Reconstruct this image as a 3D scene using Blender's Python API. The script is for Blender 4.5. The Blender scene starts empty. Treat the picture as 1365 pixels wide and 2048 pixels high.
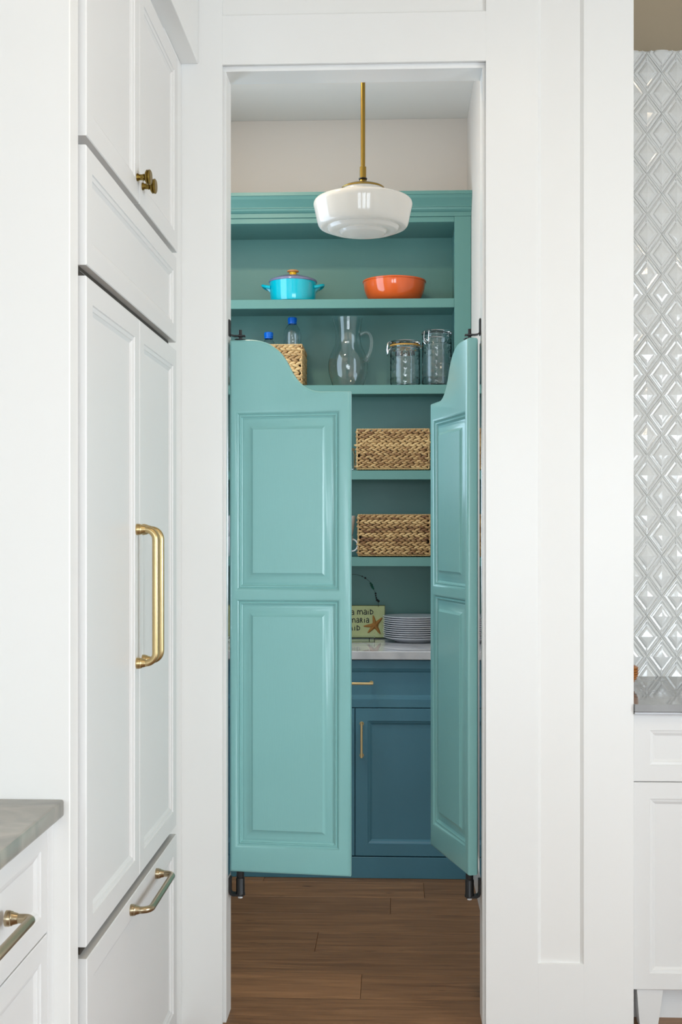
import bpy, bmesh, math, random
from mathutils import Vector, Matrix
random.seed(7)
sc = bpy.context.scene
col = sc.collection

# ------------------------------------------------------------------ camera
cd = bpy.data.cameras.new('camera'); cam = bpy.data.objects.new('camera', cd); col.objects.link(cam)
cam.location = (0, 0, 1.395); cam.rotation_euler = (math.radians(90), 0, math.atan(0.04))
cd.sensor_fit = 'HORIZONTAL'; cd.sensor_width = 36; cd.lens = 2400 / 1365 * 36
cd.shift_x = -9.5 / 1365; cd.shift_y = 38 / 1365; cd.clip_start = 0.05
cd.dof.use_dof = True; cd.dof.focus_distance = 3.6; cd.dof.aperture_fstop = 32
sc.camera = cam
# ------------------------------------------------------------------ light
sc.view_settings.view_transform = 'Standard'; sc.view_settings.look = 'None'
sc.view_settings.gamma = 1; sc.view_settings.use_curve_mapping = False
sc.view_settings.exposure = 0.43
wd = bpy.data.worlds.new('world'); sc.world = wd; wd.use_nodes = True
wd.node_tree.nodes['Background'].inputs[0].default_value = (0.62, 0.78, 1.0, 1)
wd.node_tree.nodes['Background'].inputs[1].default_value = 1.0

def area(name, loc, rot, sx, sy, power, color):
    l = bpy.data.lights.new(name, 'AREA'); l.shape = 'RECTANGLE'; l.size = sx; l.size_y = sy
    l.energy = power; l.color = color
    o = bpy.data.objects.new(name, l); col.objects.link(o)
    o.location = loc; o.rotation_euler = [math.radians(a) for a in rot]
    return o
DAY = (0.81, 0.92, 1.0)
# daylight in the kitchen's windows (behind the camera, and in both side walls)
for x, p in ((-0.95, 29), (0.35, 33), (1.65, 35)):
    area('window_daylight', (x, -2.93, 1.50), (90, 0, 0), 1.0, 1.3, p, DAY)
area('window_daylight', (3.13, 0.55, 1.35), (90, 0, 90), 1.6, 1.3, 84, DAY)
area('window_daylight', (-2.93, -0.7, 1.55), (90, 0, -90), 1.3, 1.6, 14, DAY)
# pantry window in its left wall: blue skylight from the side
area('window_daylight', (-1.035, 4.40, 2.20), (90, 0, -90), 0.78, 1.36, 11, (0.62, 0.82, 1.0))
# warm recessed ceiling lamps
WARM = (1.0, 0.80, 0.55)
for x, y in ((0.5, 1.6), (1.9, 1.6), (0.5, -0.6), (1.9, -0.6), (-0.9, -0.6)):
    area('ceiling_downlight', (x, y, 3.235), (0, 0, 0), 0.14, 0.14, 4, WARM)
area('ceiling_downlight', (-0.66, 4.0, 3.245), (0, 0, 0), 0.14, 0.14, 9, WARM)

# ------------------------------------------------------------------ materials
def mat(name, color, rough=0.5, metal=0.0, coat=0.0, spec=0.5, trans=0.0, ior=1.45, bump=None, var=None, emis=None):
    m = bpy.data.materials.new(name); m.use_nodes = True
    nt = m.node_tree; b = nt.nodes['Principled BSDF']
    b.inputs['Base Color'].default_value = (*color, 1)
    b.inputs['Roughness'].default_value = rough; b.inputs['Metallic'].default_value = metal
    b.inputs['Coat Weight'].default_value = coat; b.inputs['Coat Roughness'].default_value = 0.08
    b.inputs['Specular IOR Level'].default_value = spec
    b.inputs['Transmission Weight'].default_value = trans; b.inputs['IOR'].default_value = ior
    tc = nt.nodes.new('ShaderNodeTexCoord')
    if var:                                   # slight colour mottling: (scale, amount)
        n = nt.nodes.new('ShaderNodeTexNoise'); n.inputs['Scale'].default_value = var[0]
        n.inputs['Detail'].default_value = 4
        mx = nt.nodes.new('ShaderNodeMix'); mx.data_type = 'RGBA'
        mx.inputs['A'].default_value = (*[c * (1 - var[1]) for c in color], 1)
        mx.inputs['B'].default_value = (*[min(1, c * (1 + var[1])) for c in color], 1)
        nt.links.new(tc.outputs['Object'], n.inputs['Vector'])
        nt.links.new(n.outputs['Fac'], mx.inputs['Factor'])
        nt.links.new(mx.outputs['Result'], b.inputs['Base Color'])
    if bump:                                  # (scale, strength, (sx,sy,sz))
        n = nt.nodes.new('ShaderNodeTexNoise'); n.inputs['Scale'].default_value = bump[0]
        mp = nt.nodes.new('ShaderNodeMapping')
        if len(bump) > 2: mp.inputs['Scale'].default_value = bump[2]
        bp = nt.nodes.new('ShaderNodeBump'); bp.inputs['Strength'].default_value = bump[1]
        bp.inputs['Distance'].default_value = 0.002
        nt.links.new(tc.outputs['Object'], mp.inputs['Vector']); nt.links.new(mp.outputs['Vector'], n.inputs['Vector'])
        nt.links.new(n.outputs['Fac'], bp.inputs['Height']); nt.links.new(bp.outputs['Normal'], b.inputs['Normal'])
    return m

def marble(name, base, vein, scale, rough=0.12, vstr=1.0):
    m = mat(name, base, rough)
    nt = m.node_tree; b = nt.nodes['Principled BSDF']
    tc = nt.nodes.new('ShaderNodeTexCoord')
    n1 = nt.nodes.new('ShaderNodeTexNoise'); n1.inputs['Scale'].default_value = scale; n1.inputs['Detail'].default_value = 8
    n1.inputs['Distortion'].default_value = 0.7
    mp = nt.nodes.new('ShaderNodeMapping'); mp.inputs['Rotation'].default_value = (0.3, 0.5, 0.9); mp.inputs['Scale'].default_value = (1, 1.5, 1)
    r = nt.nodes.new('ShaderNodeValToRGB')
    r.color_ramp.elements[0].position = 0.30; r.color_ramp.elements[0].color = (*vein, 1)
    r.color_ramp.elements[1].position = 0.30 + 0.32 * vstr; r.color_ramp.elements[1].color = (*base, 1)
    nt.links.new(tc.outputs['Object'], mp.inputs['Vector']); nt.links.new(mp.outputs['Vector'], n1.inputs['Vector'])
    nt.links.new(n1.outputs['Fac'], r.inputs['Fac']); nt.links.new(r.outputs['Color'], b.inputs['Base Color'])
    return m

def wood(name, dark, light, rough=0.42):
    m = mat(name, light, rough); nt = m.node_tree; b = nt.nodes['Principled BSDF']
    tc = nt.nodes.new('ShaderNodeTexCoord'); oi = nt.nodes.new('ShaderNodeObjectInfo')
    add = nt.nodes.new('ShaderNodeVectorMath'); add.operation = 'ADD'
    sc_ = nt.nodes.new('ShaderNodeVectorMath'); sc_.operation = 'SCALE'; sc_.inputs['Scale'].default_value = 37
    cmb = nt.nodes.new('ShaderNodeCombineXYZ')
    for i in range(3): nt.links.new(oi.outputs['Random'], cmb.inputs[i])
    nt.links.new(cmb.outputs[0], sc_.inputs[0])
    nt.links.new(tc.outputs['Object'], add.inputs[0]); nt.links.new(sc_.outputs[0], add.inputs[1])
    mp = nt.nodes.new('ShaderNodeMapping'); mp.inputs['Scale'].default_value = (1.5, 20, 20)
    n = nt.nodes.new('ShaderNodeTexNoise'); n.inputs['Scale'].default_value = 2.2; n.inputs['Detail'].default_value = 7
    n.inputs['Distortion'].default_value = 0.7; n.inputs['Roughness'].default_value = 0.6
    nt.links.new(add.outputs[0], mp.inputs['Vector']); nt.links.new(mp.outputs['Vector'], n.inputs['Vector'])
    mp2 = nt.nodes.new('ShaderNodeMapping'); mp2.inputs['Scale'].default_value = (5, 160, 160)
    n2 = nt.nodes.new('ShaderNodeTexNoise'); n2.inputs['Scale'].default_value = 1.5; n2.inputs['Detail'].default_value = 3
    nt.links.new(add.outputs[0], mp2.inputs['Vector']); nt.links.new(mp2.outputs['Vector'], n2.inputs['Vector'])
    r = nt.nodes.new('ShaderNodeValToRGB')
    r.color_ramp.elements[0].position = 0.22; r.color_ramp.elements[0].color = (*dark, 1)
    r.color_ramp.elements[1].position = 0.66; r.color_ramp.elements[1].color = (*light, 1)
    nt.links.new(n.outputs['Fac'], r.inputs['Fac'])
    mx = nt.nodes.new('ShaderNodeMix'); mx.data_type = 'RGBA'; mx.blend_type = 'MULTIPLY'; mx.inputs['Factor'].default_value = 0.45
    r2 = nt.nodes.new('ShaderNodeValToRGB'); r2.color_ramp.elements[0].position = 0.25; r2.color_ramp.elements[0].color = (.55, .5, .45, 1)
    r2.color_ramp.elements[1].position = 0.65
    nt.links.new(n2.outputs['Fac'], r2.inputs['Fac'])
    nt.links.new(r.outputs['Color'], mx.inputs['A']); nt.links.new(r2.outputs['Color'], mx.inputs['B'])
    mp3 = nt.nodes.new('ShaderNodeMapping'); mp3.inputs['Scale'].default_value = (4.5, 13, 13)
    n3 = nt.nodes.new('ShaderNodeTexNoise'); n3.inputs['Scale'].default_value = 1.6; n3.inputs['Detail'].default_value = 2
    nt.links.new(add.outputs[0], mp3.inputs['Vector']); nt.links.new(mp3.outputs['Vector'], n3.inputs['Vector'])
    r3 = nt.nodes.new('ShaderNodeValToRGB'); r3.color_ramp.elements[0].position = 0.70; r3.color_ramp.elements[0].color = (1, 1, 1, 1)
    r3.color_ramp.elements[1].position = 0.80; r3.color_ramp.elements[1].color = (.38, .30, .24, 1)
    nt.links.new(n3.outputs['Fac'], r3.inputs['Fac'])
    mx3 = nt.nodes.new('ShaderNodeMix'); mx3.data_type = 'RGBA'; mx3.blend_type = 'MULTIPLY'; mx3.inputs['Factor'].default_value = 1
    nt.links.new(mx.outputs['Result'], mx3.inputs['A']); nt.links.new(r3.outputs['Color'], mx3.inputs['B']); mx = mx3
    hs = nt.nodes.new('ShaderNodeHueSaturation')
    mr = nt.nodes.new('ShaderNodeMapRange'); mr.inputs['To Min'].default_value = 0.82; mr.inputs['To Max'].default_value = 1.14
    nt.links.new(oi.outputs['Random'], mr.inputs['Value']); nt.links.new(mr.outputs['Result'], hs.inputs['Value'])
    nt.links.new(mx.outputs['Result'], hs.inputs['Color']); nt.links.new(hs.outputs['Color'], b.inputs['Base Color'])
    bp = nt.nodes.new('ShaderNodeBump'); bp.inputs['Strength'].default_value = 0.25; bp.inputs['Distance'].default_value = 0.001
    nt.links.new(n2.outputs['Fac'], bp.inputs['Height']); nt.links.new(bp.outputs['Normal'], b.inputs['Normal'])
    return m

def glass(name, tint=(1, 1, 1), rough=0.0, bump=None):
    return mat(name, tint, rough, trans=1.0, ior=1.45, bump=bump)

M = {}
M['wall'] = mat('white_wall_paint', (0.86, 0.85, 0.83), 0.42, bump=(60, 0.03))
M['trim'] = mat('white_trim_paint', (0.87, 0.865, 0.85), 0.33)
M['cab_white'] = mat('white_cabinet_lacquer', (0.79, 0.782, 0.775), 0.42, bump=(30, 0.02))
M['cab_white2'] = mat('white_range_cabinet_lacquer', (0.80, 0.795, 0.785), 0.30)
M['pantry_wall'] = mat('cream_pantry_paint', (0.74, 0.685, 0.635), 0.55)
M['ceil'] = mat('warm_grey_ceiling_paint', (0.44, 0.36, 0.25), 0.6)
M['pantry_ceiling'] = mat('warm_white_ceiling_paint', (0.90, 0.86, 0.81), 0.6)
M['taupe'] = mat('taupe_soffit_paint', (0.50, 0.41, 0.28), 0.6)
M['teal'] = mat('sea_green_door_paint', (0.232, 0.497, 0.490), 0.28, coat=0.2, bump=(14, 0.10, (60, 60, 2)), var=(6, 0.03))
M['teal_cool_lit'] = mat('teal_paint_cool_light_tint', (0.078, 0.240, 0.330), 0.34, bump=(14, 0.06, (60, 60, 2)), var=(5, 0.03))  # cabinet teal with the cool low light tinted into the colour
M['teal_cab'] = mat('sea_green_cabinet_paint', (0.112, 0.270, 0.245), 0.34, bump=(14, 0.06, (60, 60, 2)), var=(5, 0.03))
M['brass'] = mat('brushed_brass', (0.56, 0.43, 0.22), 0.34, metal=1, bump=(300, 0.05, (1, 1, 0.1)))
M['brass_dark'] = mat('aged_brass', (0.25, 0.17, 0.04), 0.32, metal=1)
M['bronze'] = mat('weathered_brass', (0.44, 0.36, 0.24), 0.30, metal=1)
M['black'] = mat('black_iron', (0.012, 0.012, 0.013), 0.35)
M['steel'] = mat('grey_steel', (0.55, 0.56, 0.58), 0.3, metal=1)
M['mirror'] = mat('polished_steel', (0.60, 0.62, 0.65), 0.08, metal=1)
M['nylon'] = mat('white_nylon', (0.75, 0.75, 0.75), 0.4)
M['dark'] = mat('dark_recess', (0.03, 0.022, 0.015), 0.5)
M['counter_left'] = marble('taupe_marble', (0.42, 0.39, 0.33), (0.24, 0.235, 0.21), 6.0, 0.25)
M['counter_right'] = marble('grey_marble', (0.36, 0.365, 0.37), (0.25, 0.25, 0.26), 4.0, 0.05)
M['counter_pantry'] = marble('white_marble', (0.72, 0.72, 0.74), (0.50, 0.51, 0.54), 5.0, 0.025)
M['wood'] = wood('oak_floor', (0.150, 0.070, 0.029), (0.36, 0.188, 0.086))
M['tile'] = mat('white_glazed_tile', (0.76, 0.765, 0.75), 0.08, coat=0.6, bump=(26, 0.55))
M['grout'] = mat('grey_grout', (0.70, 0.70, 0.67), 0.8)
M['opal'] = mat('white_opal_glass', (0.74, 0.74, 0.73), 0.06, coat=0.5)
_nt = M['opal'].node_tree; _t = _nt.nodes.new('ShaderNodeBsdfTranslucent'); _t.inputs[0].default_value = (.9, .9, .88, 1)
_m = _nt.nodes.new('ShaderNodeMixShader'); _m.inputs[0].default_value = 0.38
_nt.links.new(_nt.nodes['Principled BSDF'].outputs[0], _m.inputs[1]); _nt.links.new(_t.outputs[0], _m.inputs[2])
_nt.links.new(_m.outputs[0], _nt.nodes['Material Output'].inputs[0])
M['pot'] = mat('turquoise_enamel', (0.0, 0.47, 0.60), 0.10, coat=0.5)
M['lid'] = mat('lilac_enamel', (0.20, 0.20, 0.32), 0.14, coat=0.4)
M['knob_y'] = mat('yellow_enamel', (0.80, 0.48, 0.01), 0.2)
M['knob_o'] = mat('apricot_enamel', (0.75, 0.33, 0.12), 0.25)
M['orange'] = mat('orange_enamel', (0.72, 0.115, 0.02), 0.10, coat=0.5)
M['glass'] = glass('clear_glass')
M['jar_glass'] = glass('pressed_glass', (0.97, 0.99, 1.0))
M['plastic'] = glass('clear_bottle_plastic', (0.95, 0.98, 1.0), 0.02, bump=(60, 0.5))
M['acrylic'] = glass('clear_acrylic', (0.97, 0.99, 1.0))
M['cap'] = mat('blue_cap_plastic', (0.0, 0.14, 0.62), 0.3)
M['gasket'] = mat('amber_gasket', (0.50, 0.27, 0.05), 0.45)
M['chrome'] = mat('bright_wire', (0.80, 0.80, 0.82), 0.12, metal=1)
M['weave'] = None
M['china'] = mat('white_china', (0.72, 0.73, 0.77), 0.15, coat=0.3)
M['mug'] = mat('grey_white_stoneware', (0.78, 0.78, 0.82), 0.25)
M['sign'] = mat('pale_green_sign_paint', (0.62, 0.67, 0.33), 0.5, var=(14, 0.18))
M['sign_edge'] = mat('worn_sign_edge', (0.16, 0.17, 0.05), 0.6)
M['star'] = mat('orange_starfish', (0.50, 0.23, 0.06), 0.75, var=(90, 0.3), bump=(400, 0.6))
M['ink'] = mat('black_lettering_paint', (0.015, 0.02, 0.02), 0.5)
M['green_bead'] = mat('green_glass_bead', (0.01, 0.12, 0.07), 0.15)
M['copper'] = mat('copper_rope', (0.55, 0.20, 0.04), 0.22, metal=0.6)

def weave_mat():
    m = mat('water_hyacinth', (0.5, 0.33, 0.15), 0.62); nt = m.node_tree; b = nt.nodes['Principled BSDF']
    at = nt.nodes.new('ShaderNodeAttribute'); at.attribute_name = 'tone'; at.attribute_type = 'GEOMETRY'
    r = nt.nodes.new('ShaderNodeValToRGB')
    r.color_ramp.elements[0].position = 0.0; r.color_ramp.elements[0].color = (0.19, 0.09, 0.04, 1)
    r.color_ramp.elements[1].position = 1.0; r.color_ramp.elements[1].color = (0.66, 0.46, 0.22, 1)
    e = r.color_ramp.elements.new(0.4); e.color = (0.43, 0.265, 0.115, 1)
    tc = nt.nodes.new('ShaderNodeTexCoord'); n = nt.nodes.new('ShaderNodeTexNoise'); n.inputs['Scale'].default_value = 90
    mx = nt.nodes.new('ShaderNodeMath'); mx.operation = 'MULTIPLY_ADD'; mx.inputs[1].default_value = 0.35; 
    nt.links.new(tc.outputs['Object'], n.inputs['Vector']); nt.links.new(n.outputs['Fac'], mx.inputs[0])
    sb = nt.nodes.new('ShaderNodeMath'); sb.operation = 'SUBTRACT'; sb.inputs[1].default_value = 0.17
    nt.links.new(at.outputs['Fac'], sb.inputs[0]); nt.links.new(sb.outputs[0], mx.inputs[2])
    nt.links.new(mx.outputs[0], r.inputs['Fac']); nt.links.new(r.outputs['Color'], b.inputs['Base Color'])
    bp = nt.nodes.new('ShaderNodeBump'); bp.inputs['Strength'].default_value = 0.4; bp.inputs['Distance'].default_value = 0.001
    nt.links.new(n.outputs['Fac'], bp.inputs['Height']); nt.links.new(bp.outputs['Normal'], b.inputs['Normal'])
    return m
M['weave'] = weave_mat()

# ------------------------------------------------------------------ helpers
def B(): return bmesh.new()

def box(bm, x0, x1, y0, y1, z0, z1, bev=0.0, seg=1):
    t = bmesh.new()
    bmesh.ops.create_cube(t, size=1)
    for v in t.verts:
        v.co = Vector((x0 + (v.co.x + .5) * (x1 - x0), y0 + (v.co.y + .5) * (y1 - y0), z0 + (v.co.z + .5) * (z1 - z0)))
    if bev: bmesh.ops.bevel(t, geom=list(t.edges), offset=bev, segments=seg, affect='EDGES', profile=0.5)
    me = bpy.data.meshes.new('t'); t.to_mesh(me); t.free(); bm.from_mesh(me); bpy.data.meshes.remove(me)
    return bm

def lathe(bm, prof, cx=0, cy=0, seg=48, close=False):
    rings = []
    for r, z in prof:
        if r < 1e-6: rings.append([bm.verts.new((cx, cy, z))])
        else: rings.append([bm.verts.new((cx + r * math.cos(2 * math.pi * i / seg), cy + r * math.sin(2 * math.pi * i / seg), z)) for i in range(seg)])
    pairs = list(zip(rings, rings[1:]))
    if close: pairs.append((rings[-1], rings[0]))
    for a, b in pairs:
        if len(a) == 1 and len(b) == 1: continue
        for i in range(seg):
            j = (i + 1) % seg
            if len(a) == 1: bm.faces.new((a[0], b[j], b[i]))
            elif len(b) == 1: bm.faces.new((a[i], a[j], b[0]))
            else: bm.faces.new((a[i], a[j], b[j], b[i]))
    return bm

def tube(bm, pts, r, seg=10, cap=True, closed=False):
    pts = [Vector(p) for p in pts]; n = len(pts)
    rr = r if isinstance(r, (list, tuple)) else [r] * n
    up = None; rings = []
    for i, p in enumerate(pts):
        if closed: t = (pts[(i + 1) % n] - pts[i - 1]).normalized()
        else: t = (pts[min(i + 1, n - 1)] - pts[max(i - 1, 0)]).normalized()
        if up is None:
            up = Vector((0, 0, 1)) if abs(t.z) < 0.9 else Vector((1, 0, 0))
        s = t.cross(up)
        if s.length < 1e-5: s = t.orthogonal()
        s.normalize(); up = s.cross(t).normalized()
        rings.append([bm.verts.new(p + (s * math.cos(2 * math.pi * k / seg) + up * math.sin(2 * math.pi * k / seg)) * rr[i]) for k in range(seg)])
    m = n if closed else n - 1
    for i in range(m):
        a, b = rings[i], rings[(i + 1) % n]
        for k in range(seg):
            bm.faces.new((a[k], a[(k + 1) % seg], b[(k + 1) % seg], b[k]))
    if cap and not closed:
        bm.faces.new(rings[0]); bm.faces.new(rings[-1][::-1])
    return bm

def arc(c, a, b, deg0, deg1, r, n=6):
    """points of a circle arc in the plane spanned by unit vectors a, b"""
    c, a, b = Vector(c), Vector(a), Vector(b)
    return [c + a * r * math.cos(math.radians(deg0 + (deg1 - deg0) * i / n)) + b * r * math.sin(math.radians(deg0 + (deg1 - deg0) * i / n)) for i in range(n + 1)]

def rings_rect(bm, u0, u1, v0, v1, steps, mp, cap_last=True, cap_first=False):
    loops = []
    for ins, w in steps:
        q = [(u0 + ins, v0 + ins), (u1 - ins, v0 + ins), (u1 - ins, v1 - ins), (u0 + ins, v1 - ins)]
        loops.append([bm.verts.new(mp(u, v, w)) for u, v in q])
    for a, b in zip(loops, loops[1:]):
        for i in range(4): bm.faces.new((a[i], a[(i + 1) % 4], b[(i + 1) % 4], b[i]))
    if cap_last: bm.faces.new(loops[-1])
    if cap_first: bm.faces.new(loops[0][::-1])
    return bm

ORG = {}
def link(name, me, m):
    o = bpy.data.objects.new(name, me); col.objects.link(o)
    if m: me.materials.append(m)
    return o

def tag(o, label=None, cat=None, group=None, kind=None):
    if label: o['label'] = label
    if cat: o['category'] = cat
    if group: o['group'] = group
    if kind: o['kind'] = kind
    return o

def obj(name, bm, m, parent=None, smooth=False, local=False, angle=35):
    """parent None: origin goes to the base centre of the mesh; else coordinates are taken relative to the parent's origin"""
    bmesh.ops.recalc_face_normals(bm, faces=bm.faces)
    me = bpy.data.meshes.new(name)
    if parent is None:
        xs = [v.co for v in bm.verts]
        org = Vector(((min(v.x for v in xs) + max(v.x for v in xs)) / 2, (min(v.y for v in xs) + max(v.y for v in xs)) / 2, min(v.z for v in xs)))
    elif local: org = Vector((0, 0, 0))
    else: org = ORG[parent.name]
    if org.length: bmesh.ops.translate(bm, verts=bm.verts, vec=-org)
    bm.to_mesh(me); bm.free()
    if smooth:
        for p in me.polygons: p.use_smooth = True
        try: me.set_sharp_from_angle(angle=math.radians(angle))
        except Exception: pass
    o = link(name, me, m)
    if parent is None: o.location = org
    else: o.parent = parent
    ORG[o.name] = org if not local else Vector((0, 0, 0))
    return o

def empty(name, loc, rz=0.0):
    o = bpy.data.objects.new(name, None); col.objects.link(o)
    o.location = loc; o.rotation_euler = (0, 0, rz); o.empty_display_size = 0.05
    ORG[o.name] = Vector(loc)
    return o

def dup_tree(o, parent=None):
    c = o.copy(); col.objects.link(c)
    if parent: c.parent = parent
    for ch in list(o.children): dup_tree(ch, c)
    return c

def struct(name, bm, m, smooth=False):
    return tag(obj(name, bm, m, smooth=smooth), kind='structure')

def shaker(bmf, bmp, u0, u1, v0, v1, t, border, mp, rec=0.009, mold=0.016):
    """recessed panel front; w=0 back plane, w=t front plane"""
    st = [(0, 0), (0, t - .0018), (.0018, t), (border, t), (border + .0015, t - .0025), (border + mold * .55, t - .004),
          (border + mold * .62, t - .0058), (border + mold, t - rec), (border + mold + .004, t - rec - .002)]
    rings_rect(bmf, u0, u1, v0, v1, st, mp, cap_last=True, cap_first=True)
    i = border + mold + .0005
    rings_rect(bmp, u0, u1, v0, v1, [(i, t - rec - .0015), (i, t - rec), ], mp)

def mpX(X0): return lambda u, v, w: (X0 + w, u, v)          # faces +X, u along Y
def mpY(Y0): return lambda u, v, w: (u, Y0 - w, v)          # faces -Y, u along X

# ------------------------------------------------------------------ room shell
KX0, KX1, KY0, YW = -3.0, 3.2, -3.0, 3.37
# floor: sub-floor slab + oak planks laid across
fl = struct('floor', box(B(), KX0, KX1, KY0, 5.6, -0.06, -0.013), M['dark'])
def plank_mesh(length):
    bm = box(B(), 0, length, 0.0006, 0.1974, -0.012, 0.0, 0.0011)
    bmesh.ops.recalc_face_normals(bm, faces=bm.faces)
    me = bpy.data.meshes.new('plank'); bm.to_mesh(me); bm.free(); me.materials.append(M['wood']); return me
plank_cache = {}
def add_plank(x0, x1, y):
    L = round(x1 - x0, 3)
    if L not in plank_cache: plank_cache[L] = plank_mesh(L)
    o = bpy.data.objects.new('plank', plank_cache[L]); col.objects.link(o); o.parent = fl
    o.location = Vector((x0, y, 0)) - ORG['floor']
PY0 = 3.38
joints = {0: [-1.0, 0.30, ], 1: [-1.3, -0.10, ], 2: [-0.85, 0.9], 3: [-1.5, -0.262, ], 4: [-1.15, 0.75], 5: [-0.9, -0.012, 1.2], 6: [-1.2, 0.118, 1.3], 7: [-0.52, 0.9]}
for k in range(-32, 8):
    y = PY0 + 0.198 * k
    if y + 0.1 < KY0: continue
    xs = joints.get(k)
    if xs is None:
        s = random.choice([-1.9, -1.3, -0.7]); xs = [round(s + 1.8 * i, 2) for i in range(3) if s + 1.8 * i < KX1 - .2]
    xs = [KX0] + xs + [KX1 if k < 3 else 1.45]
    xs = sorted(set(xs))
    for a, b in zip(xs, xs[1:]):
        if b - a > .05: add_plank(a + .0004, b - .0004, y)

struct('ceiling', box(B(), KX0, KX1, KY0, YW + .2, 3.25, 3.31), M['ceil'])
# kitchen back wall and side walls with window openings (behind and beside the camera)
def wall_with_windows(name, axis, c0, c1, a0, a1, z1, wins):
    bm = B(); cuts = sorted(wins)
    def add(u0, u1, v0, v1):
        if axis == 'y': box(bm, u0, u1, c0, c1, v0, v1)
        else: box(bm, c0, c1, u0, u1, v0, v1)
    p = a0
    for u0, u1, v0, v1 in cuts:
        add(p, u0, 0, z1); add(u0, u1, 0, v0); add(u0, u1, v1, z1); p = u1
    add(p, a1, 0, z1)
    return struct(name, bm, M['wall'])
wb = [(x - .5, x + .5,   .85, 2.15) for x in (-.95, .35, 1.65)]
wall_with_windows('wall_back', 'y', KY0 - .1, KY0, KX0, KX1, 3.25, wb)
wall_with_windows('wall_right', 'x', KX1, KX1 + .1, KY0, 4.1, 3.25, [(-.25, 1.35, .70, 2.00)])
wall_with_windows('wall_left', 'x', KX0 - .1, KX0, KY0, 3.4, 3.25, [(-1.35, -.05, .75, 2.35)])
def window(n, axis, c, u0, u1, v0, v1, nu, nv):
    bm = B(); r = .028
    def bar(a0, a1, b0, b1):
        if axis == 'y': box(bm, a0, a1, c - .02, c + .02, b0, b1)
        else: box(bm, c - .02, c + .02, a0, a1, b0, b1)
    bar(u0, u0 + r * 2, v0, v1); bar(u1 - r * 2, u1, v0, v1); bar(u0, u1, v0, v0 + r * 2); bar(u0, u1, v1 - r * 2, v1)
    for i in range(1, nu):
        u = u0 + (u1 - u0) * i / nu; bar(u - .012, u + .012, v0, v1)
    for i in range(1, nv):
        v = v0 + (v1 - v0) * i / nv; bar(u0, u1, v - .012, v + .012)
    return struct('window_%d' % n, bm, M['trim'])
for i, w in enumerate(wb): window(i + 1, 'y', KY0 + .11, *w, 2, 3)
window(4, 'x', KX1 - .11, -.25, 1.35, .70, 2.00, 3, 3)
window(5, 'x', KX0 + .11, -1.35, -.05, .75, 2.35, 2, 3)

# front wall with the pantry opening, recessed field and face boards
OX0, OX1, OZ = -0.4836, 0.2579, 2.711           # board edges round the opening
bm = B()
box(bm, -1.35, OX0 - .016, YW + .008, 3.485, 0, 3.25)
box(bm, OX1 + .016, 0.668, YW + .008, 3.485, 0, 3.25)
box(bm, OX0 - .016, OX1 + .016, YW + .008, 3.485, OZ + .012, 3.25)
struct('wall_front', bm, M['wall'])
def board(n, *a): return struct('trim_%d' % n, box(B(), *a, 0.0004), M['trim'])
board(1, -0.62, OX0, YW, YW + .0095, 0, 3.249)
board(2, OX1, 0.403, YW, YW + .0095, 0, 3.249)
board(3, 0.5296, 0.668, YW, YW + .0095, 0, 3.249)
board(4, 0.403, 0.5296, YW, YW + .0095, 0, 0.187)
board(5, OX0, OX1, YW, YW + .0095, OZ, 2.8498)
# small bevelled beads where the recessed field meets the boards
bm = B()
for x, s in ((0.403, 1), (0.5296, -1)):
    v = [bm.verts.new(p) for p in ((x, YW + .001, .187), (x, YW + .008, .187), (x + s * .009, YW + .008, .187))]
    w = [bm.verts.new((p.co.x, p.co.y, 3.249)) for p in v]
    bm.faces.new((v[0], v[2], w[2], w[0])); bm.faces.new((v[0], v[1], w[1], w[0])); bm.faces.new((v[1], v[2], w[2], w[1])); bm.faces.new(v); bm.faces.new(w[::-1])
struct('trim_6', bm, M['trim'])
# jambs and head (stepped back from the face boards)
JX0, JX1, JZ = -0.4751, 0.2495, 2.698
struct('trim_7', box(B(), OX0 - .0155, JX0, YW + .018, 3.486, 0, JZ, .001), M['trim'])
struct('trim_8', box(B(), JX1, OX1 + .0155, YW + .018, 3.486, 0, JZ, .001), M['trim'])
struct('trim_9', box(B(), OX0 - .0155, OX1 + .0155, YW + .018, 3.486, JZ, OZ + .011, .001), M['trim'])

# the wall end / cabinet panel at the near left, and the soffit above the refrigerator run
struct('wall_stub', box(B(), -2.2, -0.5804, 2.13, 2.187, 0, 3.25, .002), M['wall'])
struct('trim_10', box(B(), -1.30, -0.552, 2.188, YW - .001, 2.714, 3.249, .0015), M['trim'])
struct('trim_11', box(B(), -0.66, -0.6005, 3.118, YW - .001, 0, 2.713, .001), M['trim'])

# polished steel strips let into the jambs beside the doors
struct('trim_12', box(B(), JX1 - .0012, JX1 - .0001, 3.418, 3.485, .405, 1.935), M['mirror'])
struct('trim_13', box(B(), JX0 + .0001, JX0 + .0012, 3.418, 3.485, .405, 1.935), M['mirror'])
# pantry shell
PB = 5.41
bm = B(); box(bm, -1.15, 0.43, PB, PB + .1, 0, 3.25); struct('wall_pantry_back', bm, M['pantry_wall'])
bm = B(); box(bm, 0.330, 0.43, 3.486, PB - .0005, 0, 3.25); struct('wall_pantry_right', bm, M['pantry_wall'])
bm = B()
for q in ((3.486, 4.00, 0, 3.25), (4.80, PB - .0005, 0, 3.25), (4.00, 4.80, 0, 1.50), (4.00, 4.80, 2.90, 3.25)): box(bm, -1.15, -1.05, *q)
struct('wall_pantry_left', bm, M['pantry_wall'])
window(6, 'x', -1.115, 4.00, 4.80, 1.50, 2.90, 2, 3)
struct('ceiling_pantry', box(B(), -1.15, 0.43, 3.575, PB + .1, 3.2505, 3.31), M['pantry_ceiling'])
struct('baseboard_right', box(B(), 0.316, 0.3295, 3.487, 4.80, 0.001, 0.13, .002), M['trim'])

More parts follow.
